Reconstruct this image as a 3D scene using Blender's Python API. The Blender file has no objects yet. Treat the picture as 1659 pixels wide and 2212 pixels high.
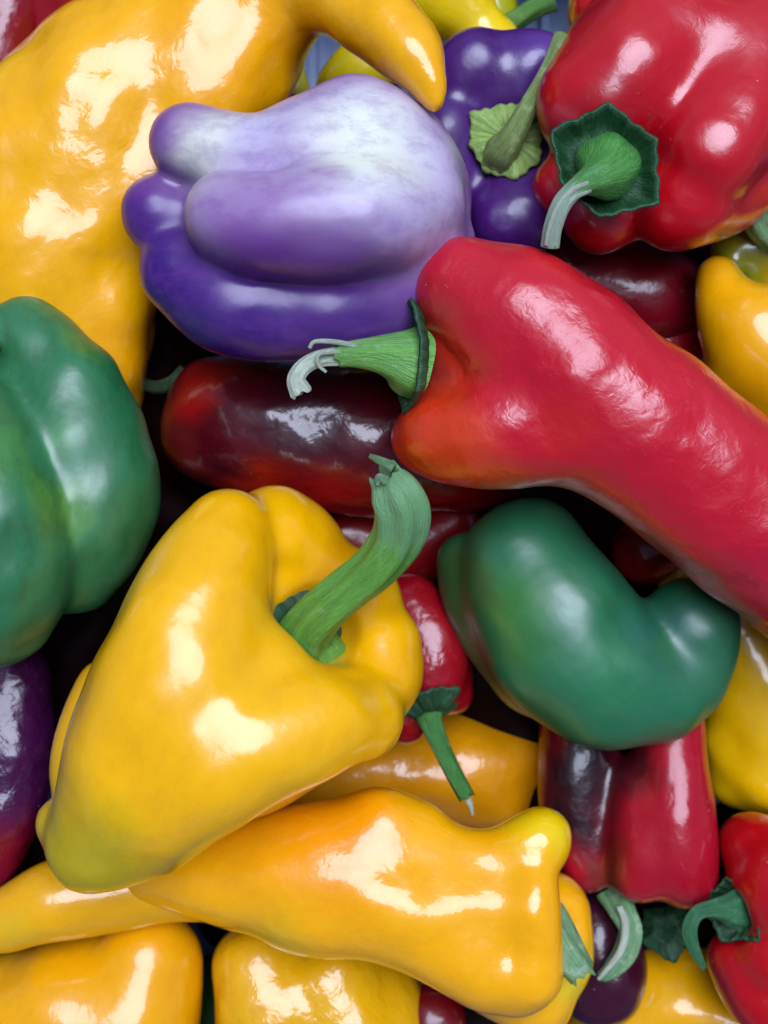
import bpy, math, random
import numpy as np
from mathutils import Vector, Matrix

# ------------------------------------------------------------------ scale
U = 0.22 / 1659.0          # one unit of the layout grid in metres (about 0.13 mm)
HC = 2715.0                # camera height above the layout plane, in the same units
CX, CY = 829.5, 1106.0
sc = bpy.context.scene
COL = sc.collection

# ------------------------------------------------------------------ camera
cam_d = bpy.data.cameras.new('camera')
cam = bpy.data.objects.new('camera', cam_d)
COL.objects.link(cam)
cam.location = (0, 0, HC * U)
cam.rotation_euler = (0, 0, 0)
cam_d.sensor_fit = 'VERTICAL'
cam_d.sensor_height = 24.0
cam_d.lens = 24.0 * HC / 2212.0
cam_d.clip_start = 0.01
cam_d.clip_end = 100.0
cam_d.dof.use_dof = True
cam_d.dof.focus_distance = (HC - 330) * U
cam_d.dof.aperture_fstop = 8.0
sc.camera = cam

# ------------------------------------------------------------------ sky, sun, exposure
SUN_DIR = Vector((0.13, 0.31, 1.0)).normalized()     # towards the sun
elev = math.asin(SUN_DIR.z)
azim = math.atan2(SUN_DIR.x, SUN_DIR.y)
w = bpy.data.worlds.new('World')
sc.world = w
w.use_nodes = True
nt = w.node_tree
bg = nt.nodes['Background']
sky = nt.nodes.new('ShaderNodeTexSky')
sky.sky_type = 'NISHITA'
sky.sun_disc = False
sky.sun_elevation = elev
sky.sun_rotation = azim
sky.air_density = 1.0
sky.dust_density = 1.0
sky.ozone_density = 2.0
nt.links.new(sky.outputs[0], bg.inputs[0])
bg.inputs[1].default_value = 0.06
sun_d = bpy.data.lights.new('sun', 'SUN')
sun_d.energy = 4.5
sun_d.angle = math.radians(44)
sun_d.color = (0.72, 0.79, 1.0)
sun = bpy.data.objects.new('sun', sun_d)
COL.objects.link(sun)
sun.rotation_euler = SUN_DIR.to_track_quat('Z', 'Y').to_euler()
sc.view_settings.view_transform = 'Standard'
sc.view_settings.look = 'None'
sc.view_settings.gamma = 1.0
sc.view_settings.exposure = -0.04
sc.cycles.max_bounces = 8
sc.cycles.use_denoising = True

# ------------------------------------------------------------------ helpers
def srgb(r, g, b):
    def f(c):
        c = c / 255.0
        return c / 12.92 if c <= 0.04045 else ((c + 0.055) / 1.055) ** 2.4
    return (f(r), f(g), f(b), 1.0)

def W(x, y, z):
    s = (HC - z) / HC
    return np.array(((x - CX) * s, -(y - CY) * s, z), dtype=float)

def WS(p):
    x, y, z, r = p
    s = (HC - z) / HC
    return np.array(((x - CX) * s, -(y - CY) * s, z, r * s), dtype=float)

def catmull(P, n):
    P = np.asarray(P, float)
    if len(P) == 1:
        return P
    if len(P) == 2:
        t = np.linspace(0, 1, n + 1)[:, None]
        return P[0] * (1 - t) + P[1] * t
    E = np.vstack([2 * P[0] - P[1], P, 2 * P[-1] - P[-2]])
    out = []
    for i in range(1, len(E) - 2):
        p0, p1, p2, p3 = E[i - 1], E[i], E[i + 1], E[i + 2]
        for k in range(n):
            t = k / n
            out.append(0.5 * ((2 * p1) + (-p0 + p2) * t + (2 * p0 - 5 * p1 + 4 * p2 - p3) * t * t
                              + (-p0 + 3 * p1 - 3 * p2 + p3) * t ** 3))
    out.append(P[-1])
    return np.array(out)

def chain_sdf(G, C):
    """distance to a tapered, curved rod; C rows x,y,z,r"""
    if len(C) == 1:
        return np.sqrt(((G - C[0, :3]) ** 2).sum(-1)) - C[0, 3]
    best = None
    for a, b in zip(C[:-1], C[1:]):
        ab = b[:3] - a[:3]
        L2 = max(float(ab @ ab), 1e-6)
        t = np.clip(((G - a[:3]) @ ab.astype(np.float32)) / L2, 0, 1)
        d = G - a[:3] - t[..., None] * ab.astype(np.float32)
        d = np.sqrt((d * d).sum(-1)) - (a[3] + t * (b[3] - a[3]))
        best = d if best is None else np.minimum(best, d)
    return best

def smin(a, b, k):
    h = np.maximum(k - np.abs(a - b), 0) / k
    return np.minimum(a, b) - h * h * h * k / 6.0

def blur(V):
    for ax in range(3):
        a = np.roll(V, 1, ax); b = np.roll(V, -1, ax)
        sl = [slice(None)] * 3
        sl[ax] = 0; a[tuple(sl)] = V[tuple(sl)]
        sl[ax] = -1; b[tuple(sl)] = V[tuple(sl)]
        V = 0.25 * a + 0.5 * V + 0.25 * b
    return V

def waves(G, seed, wl, amp, n=9):
    rs = np.random.RandomState(seed)
    o = np.zeros(G.shape[:-1], np.float32)
    for i in range(n):
        d = rs.normal(size=3); d /= np.linalg.norm(d)
        k = 2 * np.pi / (wl * rs.uniform(0.7, 1.5))
        o += np.sin(G @ (d * k).astype(np.float32) + rs.uniform(0, 6.28))
    return o * amp / math.sqrt(n)

def surface_nets(V, org, h):
    S = V < 0
    nx, ny, nz = V.shape
    c = np.zeros((nx - 1, ny - 1, nz - 1), np.int8)
    for i in (0, 1):
        for j in (0, 1):
            for k in (0, 1):
                c += S[i:nx - 1 + i, j:ny - 1 + j, k:nz - 1 + k]
    act = (c > 0) & (c < 8)
    idx = -np.ones(c.shape, np.int64)
    ci = np.argwhere(act)
    idx[act] = np.arange(len(ci))
    acc = np.zeros((len(ci), 3)); cnt = np.zeros(len(ci))
    corners = [(i, j, k) for i in (0, 1) for j in (0, 1) for k in (0, 1)]
    for a in corners:
        for ax in range(3):
            if a[ax] == 0:
                b = list(a); b[ax] = 1
                va = V[ci[:, 0] + a[0], ci[:, 1] + a[1], ci[:, 2] + a[2]]
                vb = V[ci[:, 0] + b[0], ci[:, 1] + b[1], ci[:, 2] + b[2]]
                m = (va < 0) != (vb < 0)
                t = np.where(m, va / np.where(m, va - vb, 1), 0)
                p = np.array(a, float) + np.outer(t, np.eye(3)[ax])
                acc += p * m[:, None]; cnt += m
    verts = org + (ci + acc / cnt[:, None]) * h
    faces = []
    for ax in range(3):
        u, v = (ax + 1) % 3, (ax + 2) % 3
        sa = [slice(None)] * 3; sb = [slice(None)] * 3
        sa[ax] = slice(0, -1); sb[ax] = slice(1, None)
        e = S[tuple(sa)] != S[tuple(sb)]
        ei = np.argwhere(e)
        ok = (ei[:, u] > 0) & (ei[:, v] > 0) & (ei[:, u] < V.shape[u] - 1) & (ei[:, v] < V.shape[v] - 1)
        ei = ei[ok]
        def cell(du, dv):
            q = ei.copy(); q[:, u] += du; q[:, v] += dv
            return idx[q[:, 0], q[:, 1], q[:, 2]]
        q = np.stack([cell(-1, -1), cell(0, -1), cell(0, 0), cell(-1, 0)], 1)
        flip = ~S[ei[:, 0], ei[:, 1], ei[:, 2]]
        q[flip] = q[flip][:, ::-1]
        faces.append(q)
    return verts, np.vstack(faces)

def sample(V, org, h, P):
    g = (P - org) / h
    i = np.clip(np.floor(g).astype(int), 0, np.array(V.shape) - 2)
    f = g - i
    o = 0
    for a in (0, 1):
        for b in (0, 1):
            for c in (0, 1):
                wgt = (f[:, 0] if a else 1 - f[:, 0]) * (f[:, 1] if b else 1 - f[:, 1]) * (f[:, 2] if c else 1 - f[:, 2])
                o = o + wgt * V[i[:, 0] + a, i[:, 1] + b, i[:, 2] + c]
    return o

def fresh_mesh(name, verts, faces):
    me = bpy.data.meshes.new(name)
    verts = np.ascontiguousarray(verts, np.float32)
    faces = np.ascontiguousarray(faces, np.int32)
    n, k = faces.shape
    me.vertices.add(len(verts)); me.vertices.foreach_set('co', verts.ravel())
    me.loops.add(n * k); me.loops.foreach_set('vertex_index', faces.ravel())
    me.polygons.add(n)
    me.polygons.foreach_set('loop_start', np.arange(0, n * k, k, dtype=np.int32))
    me.polygons.foreach_set('use_smooth', np.ones(n, bool))
    me.update(calc_edges=True); me.validate()
    return me

def link(name, me, mat, parent=None, loc=None):
    o = bpy.data.objects.new(name, me)
    COL.objects.link(o)
    if mat: me.materials.append(mat)
    if parent is not None:
        o.parent = parent
    elif loc is not None:
        o.location = loc
    return o

def body_mesh(chains, k=40, carve=(), cell=12.0, wob=3.0, wl=150.0, seed=1, ck=35):
    """chains: lists of (x,y,z,r).  Returns verts (layout units) and quads."""
    KS = [c[1] if isinstance(c, tuple) else k for c in chains]
    CH = [catmull([WS(p) for p in (c[0] if isinstance(c, tuple) else c)], 5) for c in chains]
    CA = [catmull([WS(p) for p in c], 5) for c in carve]
    A = np.vstack(CH)
    lo = (A[:, :3] - A[:, 3:4]).min(0) - 3.2 * cell - k * 0.3
    hi = (A[:, :3] + A[:, 3:4]).max(0) + 3.2 * cell + k * 0.3
    n = np.ceil((hi - lo) / cell).astype(int) + 1
    ax = [lo[i] + np.arange(n[i]) * cell for i in range(3)]
    G = np.stack(np.meshgrid(*ax, indexing='ij'), -1).astype(np.float32)
    D = None
    for c, kk in zip(CH, KS):
        d = chain_sdf(G, c)
        D = d if D is None else smin(D, d, kk)
    for c in CA:
        D = -smin(-D, chain_sdf(G, c), ck)
    if wob:
        D = D + waves(G, seed, wl, wob) + waves(G, seed + 50, wl * 0.42, wob * 0.22)
    V = blur(blur(D))
    org = lo
    v, f = surface_nets(V, org, cell)
    # relax on the surface
    e = np.vstack([f[:, [0, 1]], f[:, [1, 2]], f[:, [2, 3]], f[:, [3, 0]]])
    for it in range(3):
        s = np.zeros_like(v); cn = np.zeros(len(v))
        for a, b in ((0, 1), (1, 0)):
            for q in range(3):
                s[:, q] += np.bincount(e[:, a], weights=v[e[:, b], q], minlength=len(v))
            cn += np.bincount(e[:, a], minlength=len(v))
        v = 0.4 * v + 0.6 * s / np.maximum(cn, 1)[:, None]
        eps = cell * 0.5
        g = np.stack([sample(V, org, cell, v + np.eye(3)[q] * eps) - sample(V, org, cell, v - np.eye(3)[q] * eps)
                      for q in range(3)], 1) / (2 * eps)
        d = sample(V, org, cell, v)
        v = v - g * (d / np.maximum((g * g).sum(1), 0.05))[:, None]
    return v, f

# ------------------------------------------------------------------ materials
def nd(nt, t, **kw):
    n = nt.nodes.new(t)
    for a, b in kw.items():
        setattr(n, a, b)
    return n

def new_mat(name):
    m = bpy.data.materials.new(name); m.use_nodes = True
    return m, m.node_tree, m.node_tree.nodes['Principled BSDF']

def mixc(nt, fac, a, b, blend='MIX'):
    m = nd(nt, 'ShaderNodeMix', data_type='RGBA', blend_type=blend)
    for i, v in ((0, fac), (6, a), (7, b)):
        if hasattr(v, 'is_linked') or hasattr(v, 'links'):
            nt.links.new(v, m.inputs[i])
        else:
            m.inputs[i].default_value = v
    return m.outputs[2]

def noise(nt, vec, scale, detail=3, rough=0.5, dist=0.0):
    n = nd(nt, 'ShaderNodeTexNoise')
    n.inputs['Scale'].default_value = scale
    n.inputs['Detail'].default_value = detail
    n.inputs['Roughness'].default_value = rough
    n.inputs['Distortion'].default_value = dist
    nt.links.new(vec, n.inputs['Vector'])
    return n.outputs[0]

def maprange(nt, v, a, b, c=0.0, d=1.0, smooth=True):
    m = nd(nt, 'ShaderNodeMapRange', interpolation_type='SMOOTHSTEP' if smooth else 'LINEAR')
    nt.links.new(v, m.inputs[0])
    for i, x in ((1, a), (2, b), (3, c), (4, d)):
        m.inputs[i].default_value = x
    return m.outputs[0]

def pepper_mat(name, base, origin, axis, patches=(), rough=0.2, crinkle=0.35, cr_scale=230, stretch=0.35,
               mottle=0.25, mottle_col=None, coat=0.3, specks=0.5, sss=0.08, spec=0.5, warp=0.012, bst=1.0, crough=None):
    m, nt, p = new_mat(name)
    L = nt.links.new
    tc = nd(nt, 'ShaderNodeTexCoord')
    mp = nd(nt, 'ShaderNodeMapping')
    q = Vector(axis).to_track_quat('X', 'Z').inverted().to_euler()
    mp.inputs['Rotation'].default_value = q
    L(tc.outputs['Object'], mp.inputs['Vector'])
    ms = nd(nt, 'ShaderNodeVectorMath', operation='MULTIPLY')
    ms.inputs[1].default_value = (stretch, 1, 1)
    L(mp.outputs[0], ms.inputs[0])
    ax = ms.outputs[0]
    # warped position for the colour patches
    wn = nd(nt, 'ShaderNodeTexNoise'); wn.inputs['Scale'].default_value = 60; wn.inputs['Detail'].default_value = 4
    L(ax, wn.inputs['Vector'])
    sb = nd(nt, 'ShaderNodeVectorMath', operation='SUBTRACT'); sb.inputs[1].default_value = (.5, .5, .5)
    L(wn.outputs['Color'], sb.inputs[0])
    ml = nd(nt, 'ShaderNodeVectorMath', operation='SCALE'); ml.inputs['Scale'].default_value = warp * 2
    L(sb.outputs[0], ml.inputs[0])
    ad = nd(nt, 'ShaderNodeVectorMath', operation='ADD')
    L(tc.outputs['Object'], ad.inputs[0]); L(ml.outputs[0], ad.inputs[1])
    c = base
    for (x, y, z, r, colr, st) in patches:
        pt = (W(x, y, z) * U) - np.array(origin)
        ds = nd(nt, 'ShaderNodeVectorMath', operation='DISTANCE')
        L(ad.outputs[0], ds.inputs[0]); ds.inputs[1].default_value = tuple(pt)
        f = maprange(nt, ds.outputs['Value'], r * U * 1.15, r * U * 0.25, 0, st)
        c = mixc(nt, f, c, colr)
    # mottle: fine cloudy variation
    n1 = noise(nt, ax, 190, 7, 0.7)
    f1 = maprange(nt, n1, 0.42, 0.68, 0, mottle)
    if mottle_col is None:
        if hasattr(c, 'links'):
            pass
        dark = mixc(nt, 1.0, c, (0.72, 0.62, 0.55, 1), 'MULTIPLY')
    else:
        dark = mottle_col
    c = mixc(nt, f1, c, dark)
    n2 = noise(nt, tc.outputs['Object'], 38, 3, 0.5)
    f2 = maprange(nt, n2, 0.35, 0.7, 0, mottle * 0.8)
    lite = mixc(nt, 1.0, c, (1.12, 1.18, 1.1, 1), 'MULTIPLY')
    c = mixc(nt, f2, c, lite)
    # tiny pale specks and dark pores
    if specks:
        vo = nd(nt, 'ShaderNodeTexVoronoi'); vo.inputs['Scale'].default_value = 230
        L(tc.outputs['Object'], vo.inputs['Vector'])
        wv = nd(nt, 'ShaderNodeSeparateColor'); L(vo.outputs['Color'], wv.inputs[0])
        sel = maprange(nt, wv.outputs[0], 0.84, 0.85, 0, 1, False)
        dot = maprange(nt, vo.outputs['Distance'], 0.055, 0.025, 0, 1)
        mm = nd(nt, 'ShaderNodeMath', operation='MULTIPLY'); L(sel, mm.inputs[0]); L(dot, mm.inputs[1])
        m2 = nd(nt, 'ShaderNodeMath', operation='MULTIPLY'); L(mm.outputs[0], m2.inputs[0]); m2.inputs[1].default_value = specks
        c = mixc(nt, m2.outputs[0], c, (0.75, 0.72, 0.62, 1))
        sel2 = maprange(nt, wv.outputs[1], 0.90, 0.91, 0, 1, False)
        m3 = nd(nt, 'ShaderNodeMath', operation='MULTIPLY'); L(sel2, m3.inputs[0]); L(dot, m3.inputs[1])
        m4 = nd(nt, 'ShaderNodeMath', operation='MULTIPLY'); L(m3.outputs[0], m4.inputs[0]); m4.inputs[1].default_value = specks
        c = mixc(nt, m4.outputs[0], c, (0.06, 0.03, 0.015, 1))
    if specks:
        ms2 = nd(nt, 'ShaderNodeVectorMath', operation='MULTIPLY'); ms2.inputs[1].default_value = (0.4, 1, 1)
        L(mp.outputs[0], ms2.inputs[0])
        sA = noise(nt, ms2.outputs[0], 900, 2, 0.6, 1.5)
        sB = noise(nt, tc.outputs['Object'], 55, 3, 0.6)
        sm = nd(nt, 'ShaderNodeMath', operation='MULTIPLY')
        L(maprange(nt, sA, 0.66, 0.74, 0, 1), sm.inputs[0]); L(maprange(nt, sB, 0.52, 0.66, 0, 0.8 * specks), sm.inputs[1])
        c = mixc(nt, sm.outputs[0], c, mixc(nt, 0.55, c, (0.5, 0.4, 0.25, 1)))
    L(c, p.inputs['Base Color'])
    # gloss varies a little
    n3 = noise(nt, ax, 70, 4, 0.6)
    L(maprange(nt, n3, 0.3, 0.75, rough * 0.8, rough * 1.35), p.inputs['Roughness'])
    p.inputs['Specular IOR Level'].default_value = spec
    p.inputs['Coat Weight'].default_value = coat
    p.inputs['Coat Roughness'].default_value = crough if crough else rough * 0.5
    p.inputs['Subsurface Weight'].default_value = sss
    p.inputs['Subsurface Radius'].default_value = (1.0, 0.5, 0.2)
    p.inputs['Subsurface Scale'].default_value = 0.004
    # crinkle
    mb = nd(nt, 'ShaderNodeVectorMath', operation='MULTIPLY')
    mb.inputs[1].default_value = (bst, 1, 1)
    L(mp.outputs[0], mb.inputs[0])
    nA = noise(nt, mb.outputs[0], cr_scale * 0.32, 1.5, 0.5, 0.3)
    nB = noise(nt, mb.outputs[0], cr_scale * 1.3, 2.5, 0.55, 0.5)
    nC = noise(nt, tc.outputs['Object'], 2600, 2, 0.5)
    b1 = nd(nt, 'ShaderNodeBump'); b1.inputs['Strength'].default_value = crinkle; b1.inputs['Distance'].default_value = 0.0023
    L(nA, b1.inputs['Height'])
    b2 = nd(nt, 'ShaderNodeBump'); b2.inputs['Strength'].default_value = crinkle; b2.inputs['Distance'].default_value = 0.00036
    L(nB, b2.inputs['Height']); L(b1.outputs[0], b2.inputs['Normal'])
    b3 = nd(nt, 'ShaderNodeBump'); b3.inputs['Strength'].default_value = 0.3; b3.inputs['Distance'].default_value = 0.00003
    L(nC, b3.inputs['Height']); L(b2.outputs[0], b3.inputs['Normal'])
    L(b3.outputs[0], p.inputs['Normal']); L(b2.outputs[0], p.inputs['Coat Normal'])
    return m

def green_mat(name, base, dark, pale=None, rough=0.4, tip=None):
    """stems and calyxes: streaked along their length by the 'tc' attribute (x,y round the stem, z along)"""
    m, nt, p = new_mat(name)
    L = nt.links.new
    at = nd(nt, 'ShaderNodeAttribute', attribute_name='tc')
    tc = nd(nt, 'ShaderNodeTexCoord')
    ms = nd(nt, 'ShaderNodeVectorMath', operation='MULTIPLY'); ms.inputs[1].default_value = (4.5, 4.5, 1.1)
    L(at.outputs['Vector'], ms.inputs[0])
    n1 = noise(nt, ms.outputs[0], 1.6, 5, 0.65)
    c = mixc(nt, maprange(nt, n1, 0.36, 0.7, 0, 0.8), base, dark)
    n2 = noise(nt, tc.outputs['Object'], 260, 5, 0.7)
    c = mixc(nt, maprange(nt, n2, 0.5, 0.72, 0, 0.55), c, pale or (0.45, 0.6, 0.25, 1))
    if tip is not None:
        sp = nd(nt, 'ShaderNodeSeparateXYZ'); L(at.outputs['Vector'], sp.inputs[0])
        n4 = noise(nt, ms.outputs[0], 2.2, 3, 0.6)
        mm = nd(nt, 'ShaderNodeMath', operation='MULTIPLY_ADD'); L(n4, mm.inputs[0]); mm.inputs[1].default_value = tip[2]
        at2 = nd(nt, 'ShaderNodeAttribute', attribute_name='along')
        L(at2.outputs['Fac'], mm.inputs[2])
        c = mixc(nt, maprange(nt, mm.outputs[0], tip[1], tip[1] + 0.12), c, tip[0])
    L(c, p.inputs['Base Color'])
    p.inputs['Roughness'].default_value = rough
    p.inputs['Subsurface Weight'].default_value = 0.05
    p.inputs['Subsurface Scale'].default_value = 0.002
    b1 = nd(nt, 'ShaderNodeBump'); b1.inputs['Strength'].default_value = 0.9; b1.inputs['Distance'].default_value = 0.0007
    L(noise(nt, ms.outputs[0], 3.0, 4, 0.6), b1.inputs['Height'])
    b2 = nd(nt, 'ShaderNodeBump'); b2.inputs['Strength'].default_value = 0.5; b2.inputs['Distance'].default_value = 0.0001
    L(noise(nt, tc.outputs['Object'], 1500, 3, 0.6), b2.inputs['Height']); L(b1.outputs[0], b2.inputs['Normal'])
    L(b2.outputs[0], p.inputs['Normal'])
    return m

# ------------------------------------------------------------------ stems and calyxes
def set_tc(me, tcs, along):
    a = me.attributes.new('tc', 'FLOAT_VECTOR', 'POINT'); a.data.foreach_set('vector', np.asarray(tcs, np.float32).ravel())
    b = me.attributes.new('along', 'FLOAT', 'POINT'); b.data.foreach_set('value', np.asarray(along, np.float32))

def tube(pts, name, mat, root, org, sides=28, ribs=5, rib=0.07, twist=0.6, frac=0.25, seed=3, cut=0.35, flat=1.0, ragged=0.0, hollow=False):
    rs = np.random.RandomState(seed)
    P = catmull([WS(q) for q in pts], 9)
    T = np.gradient(P[:, :3], axis=0); T /= np.linalg.norm(T, axis=1)[:, None]
    up = np.array([0, 0, 1.0]) if abs(T[0, 2]) < 0.9 else np.array([0, 1.0, 0])
    n0 = np.cross(T[0], up); n0 /= np.linalg.norm(n0)
    V = []; TC = []; AL = []; F = []
    s = 0; N = n0
    m = len(P); ph = rs.uniform(0, 6.28, 4)
    for i in range(m):
        if i: s += np.linalg.norm(P[i, :3] - P[i - 1, :3])
        N = N - T[i] * (N @ T[i]); N /= np.linalg.norm(N)
        B = np.cross(T[i], N)
        for j in range(sides):
            a = 2 * math.pi * j / sides
            rr = P[i, 3] * (1 + rib * math.cos(ribs * (a + twist * s / 200.0) + ph[0]) + 0.03 * math.cos(2 * a + s / 60 + ph[1])
                            + 0.025 * math.sin(s / 23 + ph[2] + a))
            off = 0
            if i >= m - 2 and ragged:
                off = ragged * (0.5 * math.sin(3 * a + ph[3]) + 0.5 * math.sin(7 * a + ph[1]) + rs.uniform(-.3, .3)) * (1 if i == m - 1 else .4)
            V.append(P[i, :3] + N * rr * math.cos(a) + B * rr * math.sin(a) * flat + T[i] * off)
            TC.append((math.cos(a), math.sin(a), s / 80.0)); AL.append(i / (m - 1))
    for i in range(m - 1):
        for j in range(sides):
            j2 = (j + 1) % sides
            F.append((i * sides + j, i * sides + j2, (i + 1) * sides + j2, (i + 1) * sides + j))
    # the cut face: two inner rings, sunk in the middle
    last = (m - 1) * sides
    base = last
    Re = P[-1, 3]
    for q, (fr, dp) in enumerate(((0.82, 0.02), (0.6, -cut), (0.3, -cut * 1.4), (0.02, -cut * 1.5))):
        st = len(V)
        cen = P[-1, :3] + T[-1] * Re * dp
        for j in range(sides):
            src = np.array(V[last + j])
            d = src - P[-1, :3]
            V.append(cen + d * fr)
            TC.append((math.cos(6.283 * j / sides) * fr, math.sin(6.283 * j / sides) * fr, s / 80.0)); AL.append(1.0 + 0.05 * (q + 1))
        for j in range(sides):
            j2 = (j + 1) % sides
            F.append((base + j, base + j2, st + j2, st + j))
        base = st
    me = fresh_mesh(name, np.array(V) * U - org, np.array(F))
    set_tc(me, TC, AL)
    o = link(name, me, mat, root)
    md = o.modifiers.new('smooth', 'SUBSURF'); md.levels = 1; md.render_levels = 1
    return o

def calyx(c, n, R, mat, root, org, k=6, star=0.22, prof=((0, 0), (0.5, 8), (1.0, -10)), veins=4.0, rot=0.0, thick=6.0,
          seed=4, xs=1.0, name='calyx', rag=0.06):
    """c layout (x,y,z), n world normal; prof: (fraction of R, height)"""
    rs = np.random.RandomState(seed)
    C = W(*c)
    s = (HC - c[2]) / HC
    n = np.array(n, float); n /= np.linalg.norm(n)
    up = np.array([0, 1.0, 0]) if abs(n[1]) < 0.9 else np.array([1.0, 0, 0])
    ex = np.cross(up, n); ex /= np.linalg.norm(ex); ey = np.cross(n, ex)
    A = k * 14; Rn = 14
    V = [C + n * prof[0][1]]; TC = [(0, 0, 0)]; AL = [0]
    px = [q[0] for q in prof]; py = [q[1] for q in prof]
    lob = rs.uniform(0.78, 1.14, k); crl = rs.uniform(-1, 1, k)
    for i in range(1, Rn + 1):
        t = i / Rn
        for j in range(A):
            a = 2 * math.pi * j / A
            u = (j / A * k) % 1.0
            li = int(j / A * k) % k; l2 = (li + 1) % k
            # points at u=0, web in between
            e = (1 - abs(2 * u - 1)) if False else abs(2 * u - 1)
            amp = lob[li] * (1 - u) + lob[l2] * u
            edge = 1 - star * (1 - e ** 1.6) + rag * math.sin(17 * a + seed) * 0.4
            r = R * s * t * (amp * edge if t > 0.4 else 1 + (amp * edge - 1) * t / 0.4)
            h = np.interp(t, px, py) + veins * math.cos(k * a) * t * (1 if t < .95 else .6) + veins * 0.5 * math.cos(3 * k * a + 1) * t
            h += (crl[li] * (1 - u) + crl[l2] * u) * R * 0.10 * t ** 3
            V.append(C + ex * r * math.cos(a + rot) * xs + ey * r * math.sin(a + rot) + n * h)
            TC.append((math.cos(a) * 1.5, math.sin(a) * 1.5, t)); AL.append(t)
    F = []
    me = bpy.data.meshes.new(name)
    for j in range(A):
        F.append((0, 1 + j, 1 + (j + 1) % A))
    for i in range(Rn - 1):
        for j in range(A):
            j2 = (j + 1) % A
            F.append((1 + i * A + j, 1 + (i + 1) * A + j, 1 + (i + 1) * A + j2, 1 + i * A + j2))
    me.from_pydata([tuple(np.array(v) * U - org) for v in V], [], F)
    me.polygons.foreach_set('use_smooth', [True] * len(F))
    me.update()
    set_tc(me, TC, AL)
    o = link(name, me, mat, root)
    md = o.modifiers.new('thickness', 'SOLIDIFY'); md.thickness = thick * U; md.offset = 0
    return o

TRI = [0]
def pepper(name, label, cat, chains, mat_args, group=None, k=40, carve=(), cell=12.0, wob=3.0, wl=150, seed=1, single=False, ck=35, sub=1):
    v, f = body_mesh(chains, k, carve, cell, wob, wl, seed, ck)
    TRI[0] += len(f) * 2 * (4 if sub else 1)
    lo, hi = v.min(0), v.max(0)
    org = np.array(((lo[0] + hi[0]) / 2, (lo[1] + hi[1]) / 2, lo[2])) * U
    c0 = chains[0][0] if isinstance(chains[0], tuple) else chains[0]
    a0 = W(*c0[0][:3]); a1 = W(*c0[-1][:3]) if len(c0) > 1 else a0 + np.array((1, 0, 0))
    mat = pepper_mat(name + '_skin', mat_args.pop('base'), org, a1 - a0, **mat_args)
    me = fresh_mesh('body', v * U - org, f)
    if single:
        root = link(name, me, mat, None, org)
        ob = root
    else:
        root = bpy.data.objects.new(name, None)
        root.empty_display_size = 0.01
        COL.objects.link(root); root.location = org
        ob = link('body', me, mat, root)
    if sub:
        md = ob.modifiers.new('smooth', 'SUBSURF'); md.levels = sub; md.render_levels = sub
    root['label'] = label; root['category'] = cat
    if group: root['group'] = group
    return root, org

# colours
YEL = srgb(246, 174, 0); YEL2 = srgb(245, 196, 20); ORG = srgb(240, 150, 4); YGR = srgb(196, 176, 20)
RED = srgb(196, 14, 26); DRED = srgb(110, 6, 14); MAR = srgb(48, 8, 16); BRN = srgb(70, 26, 12); REDOR = srgb(214, 52, 14)
GRN = srgb(52, 120, 62); GRN2 = srgb(84, 140, 40); TEAL = srgb(40, 112, 84); DGRN = srgb(26, 66, 34)
PUR = srgb(72, 26, 128); LIL = srgb(188, 160, 214); CRM = srgb(222, 222, 214); DPUR = srgb(58, 20, 104); MAG = srgb(140, 50, 140)
STEM = srgb(74, 132, 46); STEMD = srgb(40, 88, 34); PALE = srgb(178, 200, 160)
G_Y = dict(rough=0.28, crinkle=0.3, coat=0.75, crough=.08, mottle=0.2, stretch=0.8, spec=.4)
G_R = dict(rough=0.32, crinkle=0.36, coat=0.8, crough=.17, mottle=0.15, stretch=0.7, spec=.35)
def mk(g, **kw):
    d = dict(g); d.update(kw); return d

stem_green = green_mat('stem_green', srgb(98, 152, 64), srgb(62, 116, 54), srgb(140, 178, 104))
stem_pale = green_mat('stem_pale', srgb(120, 160, 110), srgb(70, 118, 74), srgb(190, 205, 175))
calyx_dark = green_mat('calyx_dark', srgb(34, 78, 44), srgb(20, 52, 32), srgb(70, 110, 70))
calyx_lime = green_mat('calyx_lime', srgb(150, 180, 92), srgb(112, 148, 66), srgb(190, 206, 140))

fib = green_mat('stem_fibre', srgb(205, 214, 190), srgb(160, 180, 155), srgb(235, 238, 225))

# ================================================================== 1 big yellow curled pepper, upper left
r, o = pepper('long_pepper', 'huge glossy yellow pepper with its thin curled end hooking over the purple ones', 'pepper',
    [[(90, 1020, -200, 170), (100, 850, -170, 200), (112, 700, -150, 214), (120, 560, -135, 238), (205, 335, -130, 258),
      (340, 190, -110, 225), (490, 85, -60, 166), (620, -5, 20, 110), (710, -25, 90, 94), (805, 28, 170, 94), (874, 112, 220, 74), (916, 180, 240, 50), (936, 222, 245, 30)],
     [(20, 640, -60, 120), (60, 420, -30, 140), (150, 240, -30, 120), (330, 80, -20, 110), (470, 20, 0, 80)],
     [(200, 780, -80, 105), (240, 600, -60, 110), (330, 420, -40, 120), (430, 240, -20, 130), (520, 140, 0, 105)]],
    mk(G_Y, base=YEL, patches=[(450, 100, 100, 160, ORG, 0.35), (640, 60, 60, 90, ORG, 0.6), (250, 760, 0, 130, ORG, 0.3), (20, 150, 0, 120, YEL2, 0.5)], crinkle=0.4, cr_scale=200),
    k=70, wob=7, wl=170, seed=11, cell=13)

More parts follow.
